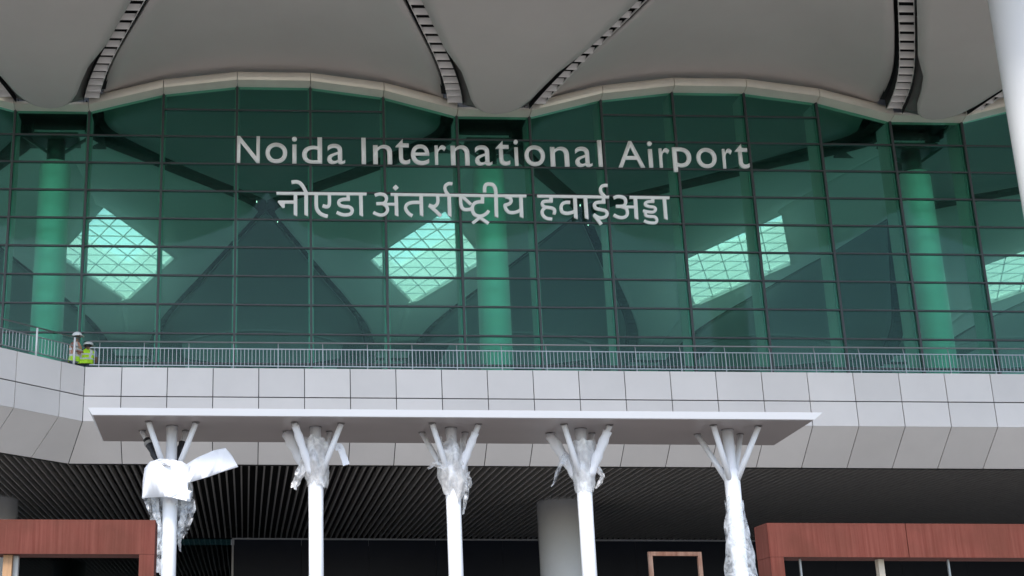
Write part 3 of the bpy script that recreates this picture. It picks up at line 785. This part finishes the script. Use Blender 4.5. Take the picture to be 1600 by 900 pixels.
head = [PZ(x_, y_, ZK) for x_, y_ in ((268.5, 664), (492.5, 669), (703.5, 670), (905.5, 671), (1142, 668))]
ymean = sum(h.y for h in head) / 5
c5 = PZ(1142, 667, ZK)
offs = [PZ(1120, 659.5, ZK) - c5, PZ(1191, 661, ZK) - c5, PZ(1094.4, 674, ZK) - c5, PZ(1162, 674, ZK) - c5]
ZJ = P(1150, 748, ymean).z                         # where the branches meet the trunk
wrapr = {1: (1, 1.15, 2.3, 1.0), 3: (1.9, 2.0, 1.0, 1.25), 2: (1.25, 1.15, 1.1, 1.0)}
HEADS = []
BACK = (-13, -9, -5, -6, 0)
def strut_off(i, q): return offs[q] + (Vector((BACK[i] / SC, 0, 0)) if q > 1 else Vector((0, 0, 0)))
for i, h in enumerate(head):
    hx = h.x; hy = ymean
    HEADS.append((hx, hy))
    t = MB(); rl, ru = 11.3 / SC, 8.7 / SC
    t.tube([(hx, hy, 0), (hx, hy, ZJ - .75), (hx, hy, ZJ - .1), (hx, hy, ZJ + .12), (hx, hy, ZJ + .2), (hx, hy, ZK - .012)], [rl, rl, rl * 1.06, rl * 1.02, ru, ru], 32)
    co = t.build('column', 'trunk', can)
    p_ = MB(); p_.tube([(hx, hy, ZK - .012), (hx, hy, ZK - .001)], ru * 1.12, 24); p_.build('head_plate', 'plate', co)
    for q, of in enumerate(offs):
        of = strut_off(i, q)
        a = Vector((hx, hy, ZJ - .02)) + Vector((of.x, of.y, 0)).normalized() * rl * .75
        b = Vector((hx + of.x, hy + of.y, ZK - .015))
        s_ = MB(); rr = 4.4 / SC
        s_.tube([a, lerp(a, b, .5), b], [rr * 1.05, rr, rr], 16); so_ = s_.build('strut', 'trunk', co)
        pl_ = MB(); pl_.tube([b, b + Vector((0, 0, .013))], rr * 1.35, 16); pl_.build('strut_plate', 'plate', so_)

# ------------------------------------------------------------------ wrapping left on the columns
def wrap(name, label, cat, m, i, z0, z1, rad, amp, seed, a0=0.0, a1=2 * math.pi, ragged=.25, nu=56, nv=36, dx=0, dy=0, group='plastic film left on the canopy columns', fold_=1.0):
    hx, hy = HEADS[i]; hx += dx; hy += dy
    mb = MB()
    def fn(u, v):
        a = lerp(a0, a1, u); z = lerp(z0, z1, v)
        nz = noise.noise(Vector((math.cos(a) * 1.6 + seed, math.sin(a) * 1.6, z * 2.2)))
        n2 = noise.turbulence_vector(Vector((math.cos(a) * 3 + seed, math.sin(a) * 3, z * 4.5)), 3, True)
        r = rad(v, a) + amp * (abs(nz) * 2.0 + (n2.x - .4) * .45 * fold_)
        zz = z + ragged * (noise.noise(Vector((math.cos(a) * 2.5 + seed * 2, math.sin(a) * 2.5, 0)))) * (abs(v - .5) * 2) + n2.y * amp * .5
        return (hx + r * math.cos(a) + n2.y * amp * .4, hy + r * math.sin(a), zz)
    mb.grid(fn, nu, nv, smooth=True)
    loc = (hx, hy, z0)
    return tag(mb.build(name, m, loc=loc), label, cat, group)
def zp(i, y): return P(head[i].x and 700, y, ymean).z
RL = 11.3 / SC
# column 1: clear film hanging under the foam sheet, both sides
wrap('plastic_film', 'torn clear plastic hanging below the white foam sheet on the leftmost column', 'plastic film', 'film', 0, zp(0, 860), zp(0, 772), lambda v, a: RL * 1.12 + .2 * v ** 1.5 * (.55 + .45 * abs(math.cos(a))), .07, 3.1, ragged=.5, a0=-.75, a1=math.pi + .75)
wrap('plastic_film', 'milky wrap bunched under the branches of the second canopy column from left', 'plastic film', 'milky', 1, zp(1, 762), zp(1, 692), lambda v, a: RL * 1.12 + .11 * v ** .8, .055, 8.4, ragged=.16)
wrap('plastic_film', 'milky sash of film twisted round the head of the middle canopy column', 'plastic film', 'milky', 2, zp(2, 775), zp(2, 692), lambda v, a: RL * 1.05 + .1 * math.sin(v * 2.6), .06, 14.2, ragged=.22)
wrap('plastic_film', 'tight white film bandaged round the head of the fourth canopy column', 'plastic film', 'cling', 3, zp(3, 768), zp(3, 690), lambda v, a: RL * 1.12 + .1 * v, .035, 21.7, ragged=.1)
wrap('plastic_film', 'clear film skirt flaring round the foot of the rightmost canopy column', 'plastic film', 'film', 4, zp(4, 925), zp(4, 782), lambda v, a: RL * 1.02 + .17 * (1 - v) ** 1.1, .035, 30.3, ragged=.3)
# loose tails
def tail(label, m, pts, wd, seed, Y, cat='plastic film', grp='plastic film left on the canopy columns', n=26, name='plastic_film', crumple=.05):
    """a loose strip following photo-measured way points on the column's own depth"""
    q = [P(a, b, Y) for a, b in pts]
    c = []
    for i in range(len(q) - 1):
        for k in range(8): c.append(lerp(q[i], q[i + 1], k / 8))
    c.append(q[-1])
    mb = MB(); N = len(c) - 1
    def fn(u, v):
        k = min(int(u * N), N - 1); p = lerp(c[k], c[k + 1], u * N - k); d = (c[min(k + 1, N)] - c[max(k - 1, 0)]).normalized()
        s_ = d.cross(Vector((0, 1, 0))).normalized(); ww = wd(u) * (v - .5)
        nv_ = noise.turbulence_vector(p * 5 + Vector((seed, v * 2, 0)), 3, True)
        return p + s_ * ww + Vector((nv_.x, nv_.y * 2.0, nv_.z)) * crumple
    mb.grid(fn, N, 8, smooth=True)
    o = mb.build(name, m, loc=tuple(q[0]))
    return tag(o, label, cat, grp)
tail('ragged film flap drooping left of the second canopy column head', 'milky', [(482, 715), (470, 735), (463, 752), (457, 764)], lambda u: .22 * (1 - .5 * u), 2.2, ymean - .2)
tail('white film knot dangling right of the second canopy column head', 'foam', [(522, 700), (530, 697), (535, 710), (541, 727)], lambda u: .13, 5.2, ymean - .15, crumple=.02)
tail('pointed film end sticking out left of the middle canopy column', 'milky', [(700, 735), (688, 727), (676, 727), (667, 733)], lambda u: .16 * (1 - .7 * u), 7.7, ymean - .22)
tail('long torn film strip hanging right of the middle canopy column', 'film', [(726, 740), (731, 757), (727, 775), (723, 806)], lambda u: .17 * (1 - .8 * u), 9.9, ymean - .2)
tail('spiky film scrap right of the fourth canopy column head', 'milky', [(925, 725), (936, 738), (941, 747), (930, 764)], lambda u: .17 * (1 - .75 * u), 12.9, ymean - .2)
tail('thin wisp of film blowing left of the fourth canopy column', 'film', [(884, 712), (872, 735), (867, 750), (861, 762)], lambda u: .12 * (1 - .9 * u), 15.1, ymean - .1)
tail('clear film sheet trailing down left of the leftmost canopy column', 'film', [(228, 775), (238, 800), (243, 840), (244, 900)], lambda u: .22 * (1 - .3 * u), 17.5, ymean - .18, crumple=.08)
tail('clear film scrap puffed out right of the leftmost canopy column', 'film', [(283, 782), (291, 797), (287, 822), (279, 842)], lambda u: .3 * (1 - .55 * u), 19.5, ymean - .18, crumple=.09)

def sheet(name, label, m, outline, Y, bulge, cat, grp):
    """a stiff foam sheet with its own thickness, curved round the column"""
    q = [P(a, b, Y) for a, b in outline]; cx_ = sum(p.x for p in q) / len(q); cz_ = sum(p.z for p in q) / len(q)
    hw = max(abs(p.x - cx_) for p in q)
    bm = bmesh.new(); vs_ = [bm.verts.new(p) for p in q]; bm.faces.new(vs_)
    bmesh.ops.triangulate(bm, faces=bm.faces[:])
    for _ in range(4): bmesh.ops.subdivide_edges(bm, edges=bm.edges[:], cuts=1)
    for v in bm.verts:
        f = (v.co.x - cx_) / hw
        v.co.y += bulge * f * f + .035 * noise.noise(v.co * 2.3 + Vector((Y * 3, 0, len(outline)))) + .012 * noise.noise(v.co * 7)
    bmesh.ops.recalc_face_normals(bm, faces=bm.faces[:])
    me = bpy.data.meshes.new(name); bm.to_mesh(me); bm.free(); me.materials.append(MT[m])
    for p in me.polygons: p.use_smooth = True
    o = bpy.data.objects.new(name, me); COL.objects.link(o)
    md = o.modifiers.new('thickness', 'SOLIDIFY'); md.thickness = .012
    return tag(o, label, cat, grp)
sheet('foam_sheet', 'white foam sheet wrapped round the front of the leftmost canopy column', 'foam', [(221, 775), (222, 748), (225, 728), (234, 719), (250, 716), (263, 717), (266, 729), (268, 718), (285, 721), (296, 727), (294, 745), (293, 764), (298.5, 765), (296, 782), (262, 777)], ymean - .42, .3, 'foam sheet', 'foam sheets on the leftmost column')
sheet('foam_sheet', 'loose white foam strip flying out to the right of the leftmost canopy column', 'foam', [(292, 724), (310, 714), (333, 704), (352, 700), (362, 711), (372, 729), (345, 738), (320, 747), (294, 754)], ymean - .3, .06, 'foam sheet', 'foam sheets on the leftmost column')
def sleeve(label, i, q, f0, f1, rr, m):
    hx, hy = HEADS[i]; of = strut_off(i, q)
    a = Vector((hx, hy, ZJ - .02)) + Vector((of.x, of.y, 0)).normalized() * RL * .75; b = Vector((hx + of.x, hy + of.y, ZK - .015))
    t = MB(); n = 9
    t.tube([lerp(a, b, lerp(f0, f1, k / n)) for k in range(n + 1)], [rr * (1 + .12 * math.sin(k * 2.1)) for k in range(n + 1)], 16)
    return tag(t.build('sleeve', m), label, 'wrapping', 'wrappings on the canopy struts')
sleeve('black sleeve on the rear left strut of the leftmost canopy column', 0, 2, .25, .82, .068, 'blackwrap')
sleeve('black sleeve on the rear right strut of the leftmost canopy column', 0, 3, .2, .75, .075, 'blackwrap')
sleeve('narrow grey tape ring above the black sleeve on the leftmost canopy column', 0, 2, .7, .76, .08, 'tape')
sleeve('thick white wrapping on the rear left strut of the second canopy column', 1, 2, .1, .96, .105, 'foam')
sleeve('thick white wrapping on the front left strut of the second canopy column', 1, 0, .05, .95, .072, 'foam')
sleeve('white wrapping on the front right strut of the middle canopy column', 2, 1, .1, .85, .07, 'foam')
sleeve('thick white wrapping on the rear left strut of the fourth canopy column', 3, 2, .05, .95, .1, 'foam')
sleeve('thick white wrapping on the front right strut of the fourth canopy column', 3, 1, .05, .9, .085, 'foam')
sleeve('short white wrapping on the rear right strut of the fourth canopy column', 3, 3, .1, .6, .08, 'foam')

# ------------------------------------------------------------------ red steel portals and the thin rusty frame
YPO = 19.0
pt = empty('steel_portal', P(120, 900, YPO).to_tuple()[:2] + (0,), 'red primed steel portal frame at the left beside the leftmost canopy column', 'portal frame', 'red primed portal frames')
a, b = P(243, 812.5, YPO), P(243, 866, YPO); xl = P(-150, 812, YPO).x; xi = P(217, 880, YPO).x
dpt = .5
m_ = MB(); m_.box(xl, a.x, YPO, YPO + dpt, b.z, a.z); m_.build('beam', 'portal', pt)
m_ = MB(); m_.box(xi, a.x - .003, YPO + .003, YPO + dpt - .003, 0, b.z - .002); m_.build('leg', 'portal', pt)
m_ = MB(); m_.box(xl, xl + .4, YPO + .003, YPO + dpt - .003, 0, b.z - .002); m_.build('leg', 'portal', pt)
m_ = MB(); x_ = P(13, 880, YPO).x; m_.box(x_ - .09, x_ + .03, YPO + .1, YPO + .2, 0, b.z - .004); m_.build('timber_prop', 'timber', pt)
m_ = MB(); x_ = P(20.5, 880, YPO).x; m_.box(x_ - .035, x_ + .035, YPO + .2, YPO + .3, 0, b.z - .004); m_.build('grey_jamb', 'trim', pt)
pr = empty('steel_portal', P(1400, 900, YPO).to_tuple()[:2] + (0,), 'red primed steel portal frame at the right beyond the rightmost canopy column', 'portal frame', 'red primed portal frames')
a, b = P(1198, 817, YPO), P(1198, 870, YPO); xr_ = P(1760, 817, YPO).x; xi = P(1226, 885, YPO).x
xs_ = P(1417, 840, YPO).x
for u0, u1 in ((a.x, xs_ - .006), (xs_ + .006, xr_)):
    m_ = MB(); m_.box(u0, u1, YPO, YPO + dpt, b.z, a.z); m_.build('beam', 'portal', pr)
m_ = MB(); m_.box(a.x + .003, xi, YPO + .003, YPO + dpt - .003, 0, b.z - .002); m_.build('leg', 'portal', pr)
m_ = MB(); m_.box(xr_ - .4, xr_ - .003, YPO + .003, YPO + dpt - .003, 0, b.z - .002); m_.build('leg', 'portal', pr)
m_ = MB(); x_ = P(1387.5, 882, YPO).x; m_.box(x_ - .04, x_ + .04, YPO + .2, YPO + .3, 0, b.z - .004); m_.build('cream_post', 'cream', pr)
m_ = MB(); x_ = P(1260, 882, YPO).x; m_.box(x_ - .012, x_ + .012, YPO + .2, YPO + .23, 0, b.z - .004); m_.build('thin_rod', 'trim', pr)
m_ = MB(); x_ = P(1494, 882, YPO).x; m_.box(x_ - .012, x_ + .012, YPO + .2, YPO + .23, 0, b.z - .004); m_.build('thin_rod', 'steel', pr)
YQ = 30.0
a, b = P(1013, 862, YQ), P(1096, 862, YQ); wq = .085
fr_ = MB(); fr_.box(a.x, b.x, YQ, YQ + wq, a.z - wq, a.z)
fr_.box(a.x, a.x + wq, YQ + .002, YQ + wq - .002, 0, a.z - wq - .001); fr_.box(b.x - wq, b.x, YQ + .002, YQ + wq - .002, 0, a.z - wq - .001)
fo = fr_.build('tube_frame', 'rust')
tag(fo, 'thin rusty square tube frame between the fourth and rightmost canopy columns', 'frame')

# ------------------------------------------------------------------ white leaning post at the right
YPY = 34.0
e0, e1 = P(1590, 280, YPY), P(1545, 9, YPY)
dv = (e1 - e0).normalized()
rp = .8
axis = dv.cross(Vector((0, 1, 0))).normalized()
if axis.x < 0: axis = -axis
base = e0 - dv * ((e0.z) / dv.z) + axis * rp * 1.16; topp = e1 + dv * ((24.8 - e1.z) / dv.z) + axis * rp * 1.16
m_ = MB(); m_.tube([base, lerp(base, topp, .5), topp], [rp, rp, rp], 56)
tag(m_.build('leaning_post', 'pylon'), 'smooth white leaning round post cut off by the right edge', 'post')

# ------------------------------------------------------------------ two workers on the balcony
def person(loc, rz, lean, label, shirt, pose, height=1.7):
    k = height / 1.7
    J = [((0, 0, .93), (.15, .11)), ((0, .0, 1.12), (.145, .1)), ((0, 0, 1.32), (.17, .11)), ((0, 0, 1.43), (.09, .07)), ((0, 0, 1.5), (.055, .055)), ((0, -.01, 1.58), (.085, .095)), ((0, 0, 1.66), (.075, .085))]
    V = [list(p) for p, r in J]; RD = [r for p, r in J]; E_ = [(i, i + 1) for i in range(6)]
    def chain(start, pts):
        prev = start
        for p, r in pts:
            V.append(list(p)); RD.append((r, r)); E_.append((prev, len(V) - 1)); prev = len(V) - 1
    for s in (-1, 1):
        chain(0, [((s * .1, 0, .86), .095), ((s * .11, -.02, .48), .065), ((s * .11, .02, .1), .045), ((s * .12, -.12, .04), .045)])
        el, ha = pose[0 if s < 0 else 1]
        chain(2, [((s * .2, 0, 1.38), .06), ((s * el[0], el[1], el[2]), .043), ((s * ha[0], ha[1], ha[2]), .033), ((s * ha[0] * .95, ha[1] - .07, ha[2] - .03), .03)])
    for v in V:                                    # lean forward from the hips
        if v[2] > .9:
            t = v[2] - .9; v[1] -= t * math.sin(lean); v[2] = .9 + t * math.cos(lean)
    me = bpy.data.meshes.new('person'); me.from_pydata([[c * k for c in v] for v in V], E_, [])
    o = bpy.data.objects.new('person', me); COL.objects.link(o)
    md = o.modifiers.new('skin', 'SKIN')
    for q, sv in enumerate(me.skin_vertices[0].data): sv.radius = tuple(c * k for c in RD[q])
    me.skin_vertices[0].data[0].use_root = True
    o.modifiers.new('sub', 'SUBSURF').levels = 2
    dg = bpy.context.evaluated_depsgraph_get(); dg.update()
    m2 = bpy.data.meshes.new_from_object(o.evaluated_get(dg)); o.modifiers.clear(); o.data = m2
    m2.materials.clear()
    for q in ('skin', shirt, 'trousers'): m2.materials.append(MT[q])
    for p in m2.polygons:
        c = p.center / k; p.use_smooth = True
        zl_ = c.z if lean < .1 else c.z + (.1 if c.z > .95 else 0)
        p.material_index = 2 if c.z < .93 else (1 if zl_ < 1.44 and not (abs(c.x) > .2 and c.z < 1.12) else 0)
    o.location = loc; o.rotation_euler = (0, 0, rz)
    if lean > .1: o.scale = (1.2, 1.15, 1)
    tag(o, label, 'person', 'workers on the balcony')
    def place(mb, name, mats):
        c = mb.build(name, mats); c.parent = o; return c
    def L(p):
        x, y, z = p
        if z > .9: t = z - .9; y -= t * math.sin(lean); z = .9 + t * math.cos(lean)
        return (x * k, y * k, z * k)
    hz = 1.64
    h = MB()
    def dome(u, v):
        a = 2 * math.pi * u; b = v * math.pi / 2
        return L((.125 * math.cos(a) * math.cos(b), -.012 + .15 * math.sin(a) * math.cos(b), hz + .125 * math.sin(b)))
    h.grid(dome, 24, 8)
    def brim(u, v):
        a = 2 * math.pi * u; e_ = .022 + (.05 if math.sin(a) < -.3 else 0)
        return L(((.125 + e_ * v) * math.cos(a), -.012 + (.15 + e_ * v) * math.sin(a), hz - .006 * v))
    h.grid(brim, 24, 2); ho = place(h, 'helmet', 'helmet'); s_ = ho.modifiers.new('thickness', 'SOLIDIFY'); s_.thickness = .012
    hr = MB()
    def cap(u, v):
        a = 2 * math.pi * u; b = lerp(-.75, .3, v); fr = 1 if math.sin(a) > -.2 else .55
        return L((.098 * math.cos(a) * math.cos(b) ** .5, -.002 + .112 * math.sin(a) * math.cos(b) ** .5 * fr, 1.6 + .1 * math.sin(b)))
    hr.grid(cap, 20, 6); place(hr, 'hair', 'hair')
    fc = MB()                                       # eyes, nose and mouth on the front of the head
    for sx in (-1, 1): fc.tube([L((sx * .035, -.112, 1.6)), L((sx * .035, -.104, 1.6))], .011 * k, 10)
    fc.tube([L((-.028, -.104, 1.52)), L((.028, -.104, 1.52))], .006 * k, 8); place(fc, 'face_features', 'hair')
    ns = MB(); ns.tube([L((0, -.1, 1.6)), L((0, -.128, 1.565)), L((0, -.105, 1.555))], [.008 * k, .016 * k, .012 * k], 10)
    for sx in (-1, 1): ns.tube([L((sx * .088, 0, 1.615)), L((sx * .1, .008, 1.59)), L((sx * .088, .0, 1.56))], [.01 * k, .018 * k, .01 * k], 8)
    place(ns, 'nose_and_ears', 'skin')
    ve = MB()
    def vest(u, v):
        a = 2 * math.pi * u; z = lerp(.84, 1.45, v)
        rx = table([(0, .215), (.3, .205), (.75, .235), (.9, .2), (1, .1)], v); ry = table([(0, .165), (.4, .155), (.8, .15), (1, .085)], v)
        w_ = .012 * math.sin(a * 7 + v * 5)
        return L(((rx + w_) * math.cos(a), .0 + (ry + w_) * math.sin(a), z))
    ve.grid(vest, 40, 20)
    for q in range(len(ve.f)):
        i, j = divmod(q, 20); fv = (j + .5) / 20; a = 360 * (i + .5) / 40
        band = .27 < fv < .37 or .56 < fv < .64
        sash = fv > .37 and (min(abs(a - 90 - 32), abs(a - 90 + 32), abs(a - 270 - 32), abs(a - 270 + 32)) < 9)
        side = shirt == 'redshirt' and fv > .36
        ve.mi[q] = 1 if (band or sash) else (2 if side and not (60 < a < 90) else 0)
    place(ve, 'safety_vest', ('hiviz', 'reflective', 'orange'))
    return o
yp = YB + .75
pA, pB = P(118.5, 519, yp), P(135, 534, yp)
person((pA.x, yp, Z_FLOOR), R(65), .05, 'worker in white helmet and hi-vis vest standing side on by the railing corner', 'redshirt', [((.24, -.1, 1.15), (.14, -.3, 1.1)), ((.24, -.08, 1.15), (.16, -.28, 1.05))], (pA.z - Z_FLOOR) / 1.765 * 1.7)
hB = 1.78
person((pB.x + .0, yp + .0, Z_FLOOR), R(176), .42, 'worker in bright lime vest and white helmet stooping with back to the railing', 'shirt', [((.26, -.05, 1.12), (.24, -.2, .9)), ((.26, -.05, 1.12), (.24, -.2, .9))], hB)
print('YLOW', Y_LOW, 'CX', CX, 'clow', c_low, 'wdir', wdir, 'ZK', ZK, ymean, 'SC', SC)
